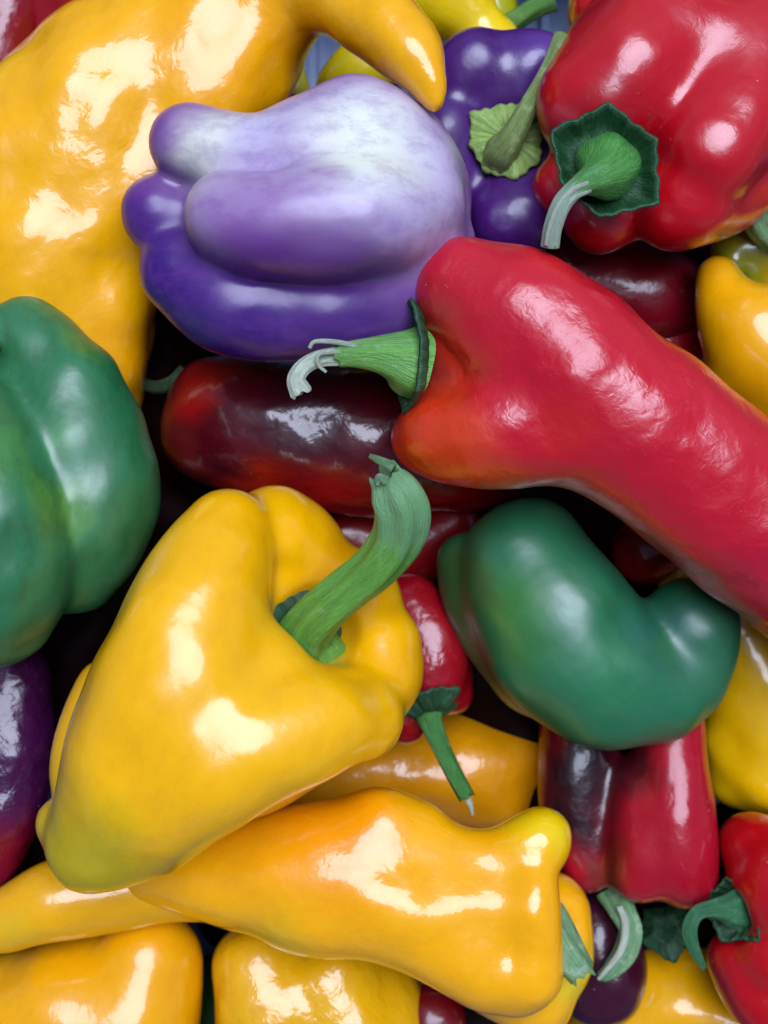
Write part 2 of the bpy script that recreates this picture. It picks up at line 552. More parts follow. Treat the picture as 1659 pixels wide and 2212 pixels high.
# ================================================================== 2 lilac bell
LB = [([(406, 308, 205, 86), (485, 325, 220, 82), (580, 340, 225, 92), (700, 330, 200, 130), (820, 340, 170, 140)], 20),
      ([(762, 288, 190, 120), (850, 340, 150, 120), (900, 400, 120, 110)], 45),
      ([(348, 462, 150, 88), (420, 480, 140, 92), (600, 470, 120, 150)], 12),
      ([(488, 472, 290, 98), (590, 492, 305, 116), (720, 480, 300, 128), (840, 470, 270, 118), (915, 455, 200, 76)], 24),
      ([(398, 588, 170, 98), (500, 658, 190, 110), (640, 668, 180, 114), (800, 650, 150, 124), (930, 560, 110, 96)], 10),
      ([(940, 500, 150, 60), (880, 500, 150, 100)], 20), ([(985, 520, 90, 50), (930, 560, 90, 80)], 14),
      ([(660, 400, 195, 120), (760, 410, 200, 150), (860, 430, 180, 140)], 60), ([(760, 560, 150, 150), (860, 540, 150, 140)], 40),
      ([(560, 450, 110, 170), (800, 450, 90, 220)], 20)]
r, o = pepper('bell_pepper', 'lilac and violet bell pepper with cream streaks and swollen blunt lobes', 'bell pepper', LB,
    dict(base=srgb(136, 94, 148), rough=0.34, crinkle=0.1, coat=0.12, mottle=0.32, mottle_col=srgb(112, 56, 142), stretch=0.6, specks=0.3, warp=0.007,
         patches=[(790, 330, 330, 250, srgb(196, 186, 206), 0.9), (860, 400, 260, 190, srgb(190, 178, 204), 0.8), (790, 320, 330, 150, srgb(224, 226, 208), 0.95),
                  (470, 335, 330, 165, srgb(222, 224, 204), 1.0), (560, 320, 320, 110, srgb(190, 178, 206), .9),
                  (330, 285, 240, 80, srgb(116, 66, 142), 0.9), (310, 460, 180, 140, srgb(88, 38, 120), 0.95), (760, 190, 200, 80, srgb(132, 80, 160), 0.6),
                  (690, 430, 330, 80, srgb(134, 66, 130), 0.6), (620, 400, 330, 120, srgb(160, 128, 176), 0.6), (500, 450, 340, 150, srgb(146, 106, 168), 0.75), (560, 600, 330, 130, srgb(84, 30, 116), 0.9), (740, 610, 340, 150, srgb(88, 34, 116), 0.9),
                  (360, 640, 180, 230, srgb(54, 16, 108), 1.0), (560, 760, 180, 230, srgb(46, 12, 104), 1.0), (780, 770, 160, 210, srgb(56, 18, 104), 1.0), (930, 640, 160, 130, srgb(96, 52, 136), 0.8)]),
    k=18, wob=3.5, wl=160, seed=21, cell=10)
calyx((965, 335, 120), (1, 0.1, 0.5), 60, calyx_lime, r, o, k=5, seed=9, prof=((0, 0), (0.6, 6), (1, -8)))

# ================================================================== 3 dark purple bell
r, o = pepper('bell_pepper', 'dark purple bell pepper showing its pale lime calyx between the lilac and red ones', 'bell pepper',
    [[(1020, 160, -40, 95), (1060, 240, -120, 130)], [(1140, 150, -40, 92), (1130, 240, -120, 130)],
     [(958, 300, -40, 92), (985, 385, -60, 74), (1040, 340, -140, 110)], [(1105, 478, -30, 98), (1110, 400, -120, 120)],
     [(1230, 380, -60, 100), (1200, 300, -120, 120)], [(1100, 300, -220, 190)]],
    dict(base=srgb(66, 18, 96), rough=0.38, crinkle=0.25, coat=0.25, crough=.16, spec=.7, mottle=0.35, mottle_col=srgb(84, 34, 130), specks=0.2,
         patches=[(1180, 110, 20, 100, srgb(90, 46, 140), 0.6)]),
    k=44, carve=[[(1100, 300, 20, 60)]], wob=5, seed=31)
calyx((1097, 300, 30), (0.0, 0.0, 1), 88, calyx_lime, r, o, k=8, star=0.10, prof=((0, 8), (0.35, 6), (0.7, 10), (1.0, 2)), veins=5, rot=0.2, seed=5)
tube([(1080, 335, 30, 40), (1088, 322, 55, 36), (1108, 290, 85, 27), (1145, 222, 110, 20), (1182, 150, 120, 16), (1215, 75, 120, 17)], 'stem', green_mat('stem_olive', srgb(136, 158, 88), srgb(96, 122, 66)), r, o)

# ================================================================== 4 red bell, top right
r, o = pepper('bell_pepper', 'red bell pepper facing up with a dark green calyx and a bent pale stem', 'bell pepper',
    [([(1288, 222, 130, 128), (1380, 130, 0, 160), (1480, 80, -120, 150)], 60),
     ([(1368, 138, 160, 120), (1440, 70, 60, 150), (1540, 20, -60, 150)], 80),
     ([(1432, 215, 150, 84), (1480, 150, 90, 120)], 70),
     ([(1536, 322, 190, 116), (1590, 240, 110, 150), (1680, 150, 0, 160)], 40),
     ([(1468, 432, 130, 116), (1540, 350, 30, 160), (1620, 260, -60, 150)], 34),
     ([(1294, 462, 85, 84), (1400, 380, 0, 120)], 24),
     ([(1222, 405, 50, 70), (1350, 330, -20, 120)], 24),
     ([(1570, 130, 90, 140), (1700, 90, 40, 150)], 90)],
    mk(G_R, base=srgb(190, 4, 24), patches=[(1640, 420, 60, 110, REDOR, 0.8), (1300, 250, 260, 100, srgb(150, 8, 18), 0.5), (1170, 280, 150, 60, srgb(214, 60, 20), .4)], crinkle=0.3, stretch=0.6, rough=.34, spec=.5, crough=.18),
    k=34, carve=[[(1305, 365, 260, 70)]], wob=4, wl=190, seed=41, cell=12)
calyx((1300, 368, 240), (-0.05, -0.05, 1), 124, calyx_dark, r, o, k=6, star=0.15, rag=.05, prof=((0, 0), (0.4, -10), (0.75, 0), (0.9, 22), (1.0, 44)), veins=3, rot=0.45, seed=14)
tube([(1318, 350, 205, 66), (1312, 362, 245, 70), (1302, 375, 280, 58), (1285, 385, 312, 38), (1252, 402, 330, 24), (1215, 440, 335, 22), (1194, 490, 325, 21), (1187, 534, 310, 21)],
     'stem', green_mat('stem_red_bell', srgb(84, 150, 66), srgb(60, 124, 62), srgb(116, 168, 112), 0.3, tip=(srgb(150, 175, 150), 0.72, 0.3)), r, o, rib=0.05, seed=8, cut=.1)

tube([(1270, 395, 345, 6), (1235, 412, 352, 7), (1205, 445, 352, 6), (1188, 490, 345, 6), (1180, 530, 330, 6)], 'stem_ridge', fib, r, o, sides=8, rib=.1)
tube([(1276, 412, 338, 4), (1240, 428, 348, 6), (1220, 452, 346, 5), (1205, 490, 338, 5), (1197, 532, 326, 5)], 'stem_ridge', fib, r, o, sides=8, rib=.1)

# ================================================================== 5 red horn
r, o = pepper('horn_pepper', 'long red tapering pepper with orange shoulder lying across the middle right', 'pepper',
    [[(1012, 630, 210, 122), (1150, 720, 225, 168), (1300, 862, 215, 186), (1485, 1005, 180, 184), (1680, 1170, 130, 178), (1850, 1330, 80, 150), (1980, 1480, 40, 90)],
     [(968, 935, 190, 104), (1062, 935, 215, 122), (1180, 905, 210, 148), (1320, 900, 180, 160)],
     [(965, 780, 170, 84), (1100, 800, 150, 130)],
     [(908, 955, 130, 66), (1000, 960, 120, 90)],
     [(900, 730, 60, 70), (1000, 760, 80, 130)]],
    mk(G_R, base=srgb(196, 4, 34), patches=[(1000, 680, 300, 90, srgb(150, 50, 30), .5), (960, 860, 260, 70, srgb(160, 60, 24), .6), (990, 760, 260, 110, REDOR, 0.7), (920, 930, 220, 150, REDOR, 0.95), (1010, 1010, 240, 140, srgb(220, 70, 14), 0.7), (950, 800, 250, 60, srgb(130, 40, 30), .7),
        (1240, 960, 380, 100, srgb(200, 30, 14), .6), (1200, 560, 300, 100, srgb(214, 40, 30), .4), (1640, 1300, 200, 200, srgb(170, 10, 50), .6)], crinkle=0.62, cr_scale=250, rough=.36, spec=.55, crough=.25),
    k=44, carve=[[(850, 790, 220, 40)], [(1130, 830, 475, 110)]], wob=3.5, wl=170, ck=70, seed=51, cell=12)
calyx((902, 782, 225), (-1, 0.05, 0.32), 128, calyx_dark, r, o, k=6, star=0.16, prof=((0, 0), (0.6, 2), (0.85, 2), (1.0, 22)), veins=1.5, seed=19, rot=.3, rag=.02)
tube([(905, 785, 225, 78), (880, 780, 235, 74), (850, 772, 245, 55), (810, 766, 252, 40), (765, 764, 258, 30), (725, 768, 262, 25)],
     'stem', green_mat('stem_red_horn', srgb(110, 170, 70), srgb(76, 142, 72), srgb(140, 190, 124), 0.3), r, o, rib=0.05, seed=6, ragged=14)
tube([(738, 768, 262, 21), (690, 774, 268, 18), (656, 792, 272, 17), (640, 820, 270, 19), (652, 850, 262, 24)], 'torn_fibre', fib, r, o, rib=0.12, ragged=7, flat=.45)
tube([(770, 748, 275, 7), (720, 738, 285, 6), (680, 738, 290, 5), (668, 752, 288, 4.5)], 'torn_fibre', fib, r, o, sides=10, rib=0.1)
tube([(735, 760, 280, 6), (690, 765, 290, 5), (688, 788, 288, 4.5), (705, 804, 284, 3.5)], 'torn_fibre', fib, r, o, sides=10, rib=0.1)

# ================================================================== 6 green left
r, o = pepper('bell_pepper', 'mottled green bell pepper cut by the left edge of the picture', 'bell pepper',
    [([(150, 850, 100, 120), (180, 990, 100, 152), (190, 1120, 85, 146), (155, 1225, 60, 108)], 20),
     ([(60, 722, 80, 84), (110, 800, 90, 110), (140, 900, 90, 110)], 30),
     ([(-60, 930, 200, 122), (-38, 1090, 215, 180), (-8, 1220, 190, 168), (0, 1320, 150, 120)], 4),
     ([(-60, 760, 70, 110), (-80, 900, 60, 120)], 20),
     ([(40, 1100, -60, 180)], 20)],
    dict(base=srgb(38, 112, 66), rough=0.4, crinkle=0.16, coat=0.12, crough=.2, spec=1.0, mottle=0.6, mottle_col=srgb(34, 88, 40), specks=0.3, stretch=.5,
         patches=[(0, 980, 330, 110, srgb(84, 146, 40), 0.4), (110, 1080, 250, 90, srgb(96, 146, 36), 0.6), (130, 930, 260, 60, srgb(52, 130, 40), .7), (190, 730, 150, 60, srgb(90, 140, 30), .4), (270, 1150, 150, 120, srgb(60, 106, 50), .6), (120, 960, 260, 80, TEAL, .4)]),
    k=24, carve=[[(-20, 750, 210, 45)]], wob=4, seed=61)
tube([(-14, 748, 150, 22), (-20, 745, 190, 17), (-28, 742, 225, 18)], 'stem', stem_green, r, o)

# ================================================================== 7 green right
r, o = pepper('bell_pepper', 'smooth dark green bell pepper with a folded waist under the long red one', 'bell pepper',
    [[(1135, 1215, -70, 140), (1200, 1345, -50, 178), (1290, 1445, -60, 166), (1400, 1480, -80, 130)],
     [(1005, 1210, -130, 66), (1060, 1310, -130, 96), (1160, 1440, -130, 110)],
     [(1490, 1352, -70, 105), (1492, 1420, -80, 98), (1410, 1480, -90, 124)],
     [(1534, 1484, -80, 38), (1480, 1470, -90, 90)],
     [(1270, 1420, -190, 150)]],
    dict(base=srgb(30, 106, 68), rough=0.42, crinkle=0.1, coat=0.08, crough=.2, spec=1.0, mottle=0.3, mottle_col=srgb(34, 92, 40), specks=0.25,
         patches=[(1110, 1310, 80, 110, srgb(54, 122, 34), .7), (1150, 1420, 80, 90, srgb(44, 114, 40), .6), (1150, 1560, -20, 100, srgb(50, 100, 30), .6), (1430, 1370, 30, 120, srgb(30, 90, 84), .6), (1300, 1460, 80, 120, srgb(44, 128, 76), .5), (1430, 1400, 30, 60, srgb(40, 110, 60), .6), (1000, 1260, -60, 150, srgb(52, 78, 26), .9), (1050, 1420, -40, 110, srgb(56, 92, 34), .7)]),
    k=30, wob=4, wl=180, seed=71, carve=[[(1410, 1150, -60, 70), (1402, 1215, -20, 36), (1385, 1265, 60, 36), (1372, 1350, 138, 52)]], ck=80)

# ================================================================== 8 yellow bell with thick stem
r, o = pepper('bell_pepper', 'large glossy yellow bell pepper with a thick curved green stem, left of centre', 'bell pepper',
    [[(490, 1152, 185, 98), (445, 1270, 225, 140), (395, 1440, 255, 180), (310, 1620, 240, 165), (215, 1800, 190, 108)],
     [(762, 1548, 195, 102), (680, 1560, 255, 122), (540, 1600, 285, 150), (400, 1680, 260, 160), (290, 1780, 215, 125), (200, 1830, 180, 95)],
     [(818, 1400, 75, 92), (800, 1470, 90, 106), (600, 1560, 60, 160), (400, 1660, 80, 160)],
     [(590, 1158, 75, 108), (640, 1210, 30, 110), (500, 1350, 40, 160), (380, 1560, 60, 160)],
     [(760, 1290, 10, 108), (600, 1420, 0, 160)],
     [(560, 1450, 225, 110), (430, 1560, 245, 175)],
     ([(240, 1490, 70, 74), (183, 1632, 70, 74), (200, 1720, 80, 74)], 10),
     ([(132, 1780, 150, 58), (190, 1830, 150, 84)], 12)],
    mk(G_Y, base=srgb(246, 180, 0), patches=[(190, 1850, 240, 240, srgb(180, 164, 0), .85), (330, 1250, 200, 130, srgb(236, 190, 0), .5), (700, 1250, 80, 130, ORG, .35), (830, 1450, 100, 100, ORG, .5), (550, 1540, 400, 90, srgb(244, 184, 4), .5), (420, 1790, 250, 120, srgb(196, 176, 40), .5)],
       crinkle=0.14, stretch=.6, coat=.75, crough=.15),
    k=56, carve=[[(690, 1350, 150, 85)], [(640, 1390, 100, 60)]], wob=4, wl=200, seed=81, cell=11, ck=60)
calyx((668, 1368, 125), (0.55, 0.15, 0.8), 112, calyx_dark, r, o, k=5, star=0.2, prof=((0, 0), (0.6, 0), (1.0, -4)), seed=23, veins=3)
tube([(662, 1408, 105, 84), (656, 1378, 155, 58), (690, 1325, 215, 49), (750, 1275, 250, 47), (812, 1222, 280, 49), (858, 1165, 310, 55), (868, 1105, 335, 60), (852, 1060, 348, 54), (832, 1025, 352, 34)],
     'stem', green_mat('stem_yellow_bell', srgb(102, 160, 62), srgb(76, 136, 60), srgb(140, 180, 110), 0.38, tip=(srgb(104, 152, 100), 0.72, 0.3)), r, o, rib=0.13, ribs=6, twist=.25, seed=12, ragged=30, cut=.8)
tube([(835, 1040, 385, 12), (818, 1030, 390, 8), (815, 1048, 388, 5)], 'torn_fibre', stem_pale, r, o, sides=10)
tube([(850, 1010, 372, 14), (815, 992, 372, 9), (798, 984, 370, 5)], 'torn_fibre', stem_pale, r, o, sides=10)

# ================================================================== 9 lower yellow
r, o = pepper('long_pepper', 'wide glossy orange yellow pepper with a knobbly stem end along the bottom', 'pepper',
    [[(1163, 1816, 40, 74), (1060, 1855, 40, 66), (930, 1850, 20, 86), (790, 1850, 10, 128), (640, 1870, 0, 130), (480, 1880, -30, 110), (340, 1870, -60, 80)],
     [(1120, 1955, 95, 80), (1000, 1950, 85, 84), (860, 1935, 50, 112), (700, 1920, 20, 125), (540, 1910, -20, 100)],
     ([(1118, 2110, 55, 84), (1030, 2080, 62, 90), (910, 2010, 50, 92), (780, 1950, 30, 100), (650, 1960, 0, 100)], 70),
     ([(1146, 1925, 92, 58), (1158, 2010, 98, 54), (1145, 2110, 82, 66)], 40), ([(1010, 2010, 70, 92), (900, 1960, 50, 100)], 60), ([(820, 1790, 30, 86), (900, 1800, 20, 70)], 60),
     [(1195, 1965, -90, 84), (1195, 2080, -90, 84), (1080, 2020, -60, 130)],
     [(1160, 2160, -70, 80), (1060, 2100, -60, 90)]],
    mk(G_Y, base=srgb(246, 172, 0), patches=[(700, 1780, 100, 190, srgb(240, 146, 2), .85), (560, 1850, 60, 120, srgb(226, 150, 10), .6), (620, 2020, 50, 120, srgb(206, 176, 20), .6), (1180, 1800, 80, 110, srgb(238, 206, 10), .8), (1220, 2100, -60, 120, srgb(220, 206, 30), .8)],
       crinkle=0.3, stretch=.7),
    k=50, ck=60, carve=[[(1235, 2010, 10, 40)], [(1076, 2030, 250, 108)], [(1075, 1885, 190, 80), (960, 1895, 200, 80)]], wob=4, wl=190, seed=91, cell=11)
tube([(1176, 1978, 20, 42), (1200, 2018, 50, 41), (1230, 2066, 70, 38), (1258, 2106, 75, 32)], 'stem', stem_pale, r, o, rib=0.12, ragged=14, seed=2)

r, o = pepper('horn_pepper', 'yellow pepper tip poking out left beneath the big yellow bell', 'pepper',
    [[(5, 1990, -60, 66), (110, 1950, -70, 86), (230, 1920, -90, 92), (380, 1900, -110, 90), (520, 1900, -130, 90)]],
    mk(G_Y, base=srgb(234, 168, 4), patches=[(40, 2010, 0, 70, srgb(205, 170, 30), .6)], crinkle=.3), k=30, wob=4, seed=95, single=True)

# ================================================================== 10 brown red
r, o = pepper('long_pepper', 'chocolate brown and red pepper in the shade under the violet one', 'pepper',
    [[(470, 890, -160, 112), (560, 915, -165, 148), (680, 935, -170, 165), (820, 950, -170, 165), (960, 970, -190, 135), (1060, 1000, -220, 100)],
     [(440, 950, -180, 92), (560, 980, -190, 100)], [(450, 830, -170, 62), (540, 850, -180, 90)]],
    mk(G_R, base=srgb(84, 6, 20), patches=[(430, 830, -80, 100, srgb(160, 16, 16), .95), (390, 960, -140, 100, srgb(110, 40, 12), .6), (560, 1060, -100, 120, srgb(180, 36, 10), .95), (720, 1090, -80, 130, srgb(180, 24, 14), .95), (820, 1080, -60, 90, srgb(150, 16, 30), .8), (640, 900, 0, 150, srgb(52, 4, 18), .8), (980, 1080, -120, 130, srgb(150, 12, 16), .9)],
       crinkle=0.5, cr_scale=200, coat=1.0, crough=.1), k=40, wob=4, seed=101)
tube([(400, 812, -170, 26), (370, 828, -160, 17), (335, 836, -160, 14), (300, 826, -165, 13)], 'stem', green_mat('stem_shaded', srgb(52, 78, 40), srgb(30, 52, 28), srgb(80, 100, 60)), r, o)  # gap shade put into this stem's darker greens

# ================================================================== 11 small red with green stem
r, o = pepper('small_pepper', 'small dark red pepper hanging down with a slim straight green stem', 'pepper',
    [[(880, 1320, -190, 80), (925, 1400, -170, 85), (935, 1480, -160, 72)], [(975, 1440, -200, 52), (985, 1500, -190, 44)], [(870, 1500, -180, 70), (880, 1560, -170, 48)]],
    mk(G_R, base=srgb(150, 8, 24), crinkle=.6, cr_scale=300), k=30, wob=4, seed=111)
calyx((930, 1535, -110), (0.25, -0.85, 0.5), 76, calyx_dark, r, o, k=6, star=.15, prof=((0, 12), (0.5, 8), (1.0, -14)), seed=31)
tube([(925, 1530, -120, 36), (930, 1560, -100, 25), (950, 1610, -80, 20), (980, 1670, -60, 19), (1008, 1722, -50, 19)], 'stem', green_mat('stem_bright', srgb(60, 128, 40), srgb(36, 96, 40), srgb(100, 150, 70), .3), r, o, rib=.08, ragged=10, seed=5)
tube([(1010, 1725, -52, 9), (1018, 1745, -50, 6), (1021, 1762, -48, 3)], 'torn_fibre', fib, r, o, sides=8)

# ================================================================== 12 yellow behind
r, o = pepper('long_pepper', 'shaded orange yellow pepper behind the slim green stem', 'pepper',
    [[(700, 1680, -430, 110), (860, 1665, -430, 125), (1010, 1655, -430, 130), (1110, 1640, -440, 105)], [(960, 1740, -400, 70), (1080, 1720, -410, 80)]],
    mk(G_Y, base=srgb(220, 146, 4), crinkle=.5, cr_scale=240), k=40, wob=4, seed=121, single=True)

# ================================================================== 13 brown to red two-lobed
r, o = pepper('bell_pepper', 'long two lobed pepper, one lobe blackish and the other crimson, under the folded green one', 'bell pepper',
    [[(1245, 1560, -250, 82), (1245, 1680, -235, 86), (1250, 1780, -225, 80), (1268, 1870, -210, 62)],
     [(1450, 1560, -170, 74), (1450, 1700, -150, 90), (1455, 1820, -140, 98), (1478, 1885, -140, 78)],
     [(1400, 1700, -170, 80), (1395, 1820, -150, 88), (1382, 1880, -150, 76)]],
    mk(G_R, base=srgb(168, 14, 34), patches=[(1240, 1780, -110, 130, srgb(38, 10, 18), 1.0), (1250, 1650, -140, 140, srgb(34, 8, 16), 1.0), (1290, 1900, -120, 70, srgb(90, 50, 30), .8), (1350, 1650, -120, 90, srgb(60, 10, 20), .9), (1330, 1850, -120, 60, srgb(90, 30, 14), .8)],
       crinkle=.45, stretch=.5, coat=.6), k=16, carve=[[(1425, 1980, -100, 22)]], wob=4, seed=131)

# ================================================================== 14 red bottom right
r, o = pepper('bell_pepper', 'bright red pepper at the lower right edge with a curled dark calyx', 'bell pepper',
    [[(1632, 1826, -120, 78), (1720, 1900, -120, 120)], [(1690, 1920, -60, 120), (1780, 1950, -80, 140)],
     [(1680, 2050, -60, 95), (1780, 2020, -80, 140)], [(1590, 2070, -100, 70), (1640, 2150, -80, 78), (1740, 2160, -80, 110)]],
    mk(G_R, base=srgb(184, 4, 18), patches=[(1560, 2120, -100, 120, srgb(110, 6, 20), .8)], crinkle=.25), k=26, carve=[[(1580, 1970, -60, 50)]], wob=4, seed=141)
calyx((1600, 1965, -50), (-0.75, 0.0, 0.65), 92, calyx_dark, r, o, k=5, star=.25, prof=((0, 0), (0.5, -4), (0.8, 6), (1.0, 26)), seed=41, rot=.6)
tube([(1612, 1965, -60, 46), (1585, 1962, -40, 40), (1560, 1962, -20, 26), (1530, 1965, -8, 18), (1505, 1975, -4, 17), (1490, 2005, -4, 17), (1497, 2045, -8, 14), (1522, 2092, -14, 6)],
     'stem', green_mat('stem_teal', srgb(60, 120, 70), srgb(40, 96, 72), srgb(120, 165, 140), .35), r, o, rib=.1, flat=.6, ragged=4)

# ================================================================== 15 yellow right
pepper('bell_pepper', 'blurred yellow pepper low down at the right edge below the folded green one', 'bell pepper',
    [[(1475, 1245, -300, 60), (1540, 1290, -310, 70), (1590, 1350, -320, 80)], [(1560, 1300, -330, 110), (1620, 1380, -330, 120), (1660, 1520, -320, 130), (1660, 1650, -320, 112)], [(1600, 1600, -330, 78), (1600, 1680, -330, 66)], [(1600, 1440, -330, 80), (1600, 1560, -330, 74)]],
    mk(G_Y, base=srgb(236, 184, 4), crinkle=.2), k=50, wob=5, seed=151, single=True)

# ================================================================== 16 yellow right middle
r, o = pepper('bell_pepper', 'golden pepper at the right edge with an olive green shoulder and leafy stem', 'bell pepper',
    [[(1550, 596, -40, 48), (1575, 660, -30, 72), (1640, 740, -30, 122), (1720, 800, -60, 140)], [(1700, 690, -40, 90), (1760, 760, -60, 130)],
     [(1590, 800, -60, 70), (1680, 850, -80, 100)],
     [(1590, 540, -110, 60), (1680, 560, -120, 90), (1740, 700, -120, 120)]],
    mk(G_Y, base=srgb(240, 170, 4), patches=[(1600, 530, -60, 110, srgb(104, 112, 16), .95), (1640, 580, -60, 90, srgb(120, 120, 20), .8)], crinkle=.1), k=26, carve=[[(1650, 585, -20, 32)]], wob=3, seed=161)
calyx((1650, 595, -75), (-.2, .2, 1), 44, calyx_dark, r, o, k=5, seed=43)
tube([(1700, 540, -60, 40), (1665, 500, -20, 38), (1640, 470, 10, 32), (1660, 430, 20, 26), (1700, 400, 20, 24)], 'stem', stem_pale, r, o, rib=.15, seed=15)

# ================================================================== 17 dark red behind
pepper('bell_pepper', 'shadowed crimson pepper in the hollow between the red bell and the long red pepper', 'bell pepper',
    [[(1240, 590, -230, 110), (1370, 640, -230, 125), (1450, 640, -250, 90)]],
    mk(G_R, base=srgb(120, 6, 24), crinkle=.5), k=30, wob=4, seed=171, single=True)
pepper('small_pepper', 'small red pepper glimpsed just left of the golden one at the right edge', 'pepper',
    [[(1440, 760, -260, 80), (1480, 720, -260, 60), (1560, 800, -280, 90)]],
    mk(G_R, base=srgb(150, 8, 30), crinkle=.7), k=30, wob=4, seed=172, single=True)

# ================================================================== 18, 19 bottom yellows
pepper('bell_pepper', 'deep yellow pepper filling the bottom left corner', 'bell pepper',
    [[(320, 2075, -200, 118), (290, 2220, -190, 140), (260, 2340, -200, 140)], [(160, 2180, -210, 160), (140, 2320, -210, 170)], [(20, 2220, -230, 160), (40, 2340, -230, 160)]],
    mk(G_Y, base=srgb(236, 164, 2), crinkle=.3, cr_scale=200), k=90, wob=3, seed=181, single=True)
pepper('bell_pepper', 'yellow pepper with squiggly white glints at the bottom edge, right of a dark gap', 'bell pepper',
    [[(560, 2090, -220, 104), (590, 2200, -210, 124), (640, 2320, -220, 130)], [(720, 2120, -230, 120), (740, 2240, -220, 140)], [(830, 2160, -250, 90), (820, 2280, -250, 120)]],
    mk(G_Y, base=srgb(224, 166, 8), crinkle=.75, cr_scale=230, coat=.8), k=50, wob=5, wl=160, seed=191, single=True)

# ================================================================== 21 maroon bottom
r, o = pepper('small_pepper', 'maroon pepper at the bottom with a hooked pale green stem', 'pepper',
    [[(1290, 2010, -270, 84), (1305, 2090, -260, 92), (1300, 2130, -260, 88)]],
    mk(G_R, base=srgb(60, 10, 32), crinkle=.5, coat=.8), k=30, wob=3, seed=211)
tube([(1325, 1930, -200, 34), (1345, 1970, -150, 30), (1362, 2010, -130, 27), (1352, 2055, -120, 25), (1325, 2090, -115, 19), (1297, 2112, -112, 10)],
     'stem', stem_pale, r, o, rib=.2, ribs=4, flat=.7, ragged=6, seed=17)

tube([(1338, 1958, -118, 8), (1350, 1990, -112, 9), (1348, 2030, -104, 9), (1336, 2062, -100, 8), (1310, 2095, -98, 6), (1292, 2116, -98, 4)], 'stem_ridge', fib, r, o, sides=10, rib=.1)

# ================================================================== 22 left dark
pepper('long_pepper', 'dark purple and red pepper with blue sheen at the left edge', 'pepper',
    [[(15, 1480, -170, 95), (15, 1620, -150, 102), (0, 1740, -150, 100), (-30, 1860, -160, 70)], [(60, 1560, -200, 55), (60, 1700, -200, 52)]],
    mk(G_R, base=srgb(62, 10, 58), patches=[(30, 1850, -100, 130, srgb(130, 8, 34), .9)], crinkle=.8, cr_scale=300, stretch=.5, coat=.8), k=30, wob=5, seed=221, single=True)

# ================================================================== 23 bottom right yellow
r, o = pepper('long_pepper', 'orange yellow pepper with a white glare in the bottom right corner', 'pepper',
    [[(1330, 2260, -380, 120), (1440, 2160, -360, 130), (1560, 2200, -350, 130), (1700, 2240, -350, 120)]],
    mk(G_Y, base=srgb(234, 168, 4), crinkle=.3), k=40, wob=4, seed=231)
calyx((1440, 2010, -250), (-.3, .6, .7), 66, calyx_dark, r, o, k=5, seed=47)

# ================================================================== 24 top left reds
pepper('long_pepper', 'dark red pepper in the upper left corner, nearest the edge', 'pepper',
    [[(0, 160, -200, 75), (10, 60, -190, 80), (20, -60, -190, 90)]], mk(G_R, base=srgb(130, 6, 24), crinkle=.6), wob=4, seed=241, single=True)
pepper('long_pepper', 'dark red pepper in the upper left corner, touching the curled yellow one', 'pepper',
    [[(110, 60, -250, 90), (150, -40, -220, 110), (240, -120, -200, 110)]], mk(G_R, base=srgb(140, 6, 20), crinkle=.4), wob=4, seed=242, single=True)

# ================================================================== top edge things
pepper('bell_pepper', 'pale yellow pepper with white glare at the top edge beside the curled yellow tip', 'bell pepper',
    [[(960, -10, -260, 92), (1000, 20, -260, 70)], [(1072, 90, -260, 56), (1020, 60, -280, 60)]], mk(G_Y, base=srgb(236, 200, 14), crinkle=.4), wob=4, k=20, seed=251, single=True)
pepper('small_pepper', 'bright lemon yellow pepper seen inside the hook of the curled yellow one', 'pepper',
    [[(740, 190, -300, 62), (800, 130, -300, 70), (860, 110, -300, 70)]], mk(G_Y, base=srgb(232, 206, 10), crinkle=.2), wob=3, k=20, seed=252, single=True)
pepper('small_pepper', 'sliver of pale yellow pepper behind the left side of the yellow hook', 'pepper',
    [[(628, 110, -320, 26), (634, 200, -320, 36)]], mk(G_Y, base=srgb(226, 216, 60), crinkle=.2), wob=3, k=20, seed=253, single=True)
pepper('small_pepper', 'scrap of red pepper peeping out above the lilac one', 'pepper',
    [[(580, 262, -150, 56), (622, 238, -150, 44)]], mk(G_R, base=srgb(170, 8, 24)), wob=3, k=20, seed=254, single=True)
pepper('small_pepper', 'red pepper at the top edge behind the red bell', 'pepper',
    [[(1300, 20, -120, 80), (1360, -60, -120, 90)]], mk(G_R, base=srgb(190, 10, 24)), wob=3, k=20, seed=255, single=True)
r, o = pepper('small_pepper', 'green stemmed pepper lying almost wholly beyond the top edge', 'pepper',
    [[(1060, 40, -420, 60), (1040, 0, -440, 80)]], mk(G_Y, base=srgb(170, 170, 20)), wob=3, k=20, seed=256)
tube([(1085, 62, -300, 26), (1120, 40, -270, 22), (1160, 14, -250, 22), (1196, -4, -240, 26)], 'stem', stem_green, r, o)

# ================================================================== deep reds in the gaps, then added fillers coloured as shade
pepper('small_pepper', 'dark red pepper deep in the gap beside the thick green stem', 'pepper',
    [[(760, 1170, -380, 110), (860, 1180, -380, 110), (960, 1130, -380, 90)]], mk(G_R, base=srgb(130, 8, 14)), wob=3, seed=261, single=True)
pepper('small_pepper', 'dark red pepper under the bottom edge of the wide orange yellow one', 'pepper',
    [[(930, 2200, -260, 80), (900, 2290, -260, 90)]], mk(G_R, base=srgb(110, 6, 16)), wob=3, seed=262, single=True)
pepper('small_pepper', 'scrap of red pepper in the notch beside the folded green one', 'pepper',
    [[(1400, 1185, -300, 80), (1480, 1150, -300, 90)]], mk(G_R, base=srgb(130, 8, 14)), wob=3, seed=263, single=True)

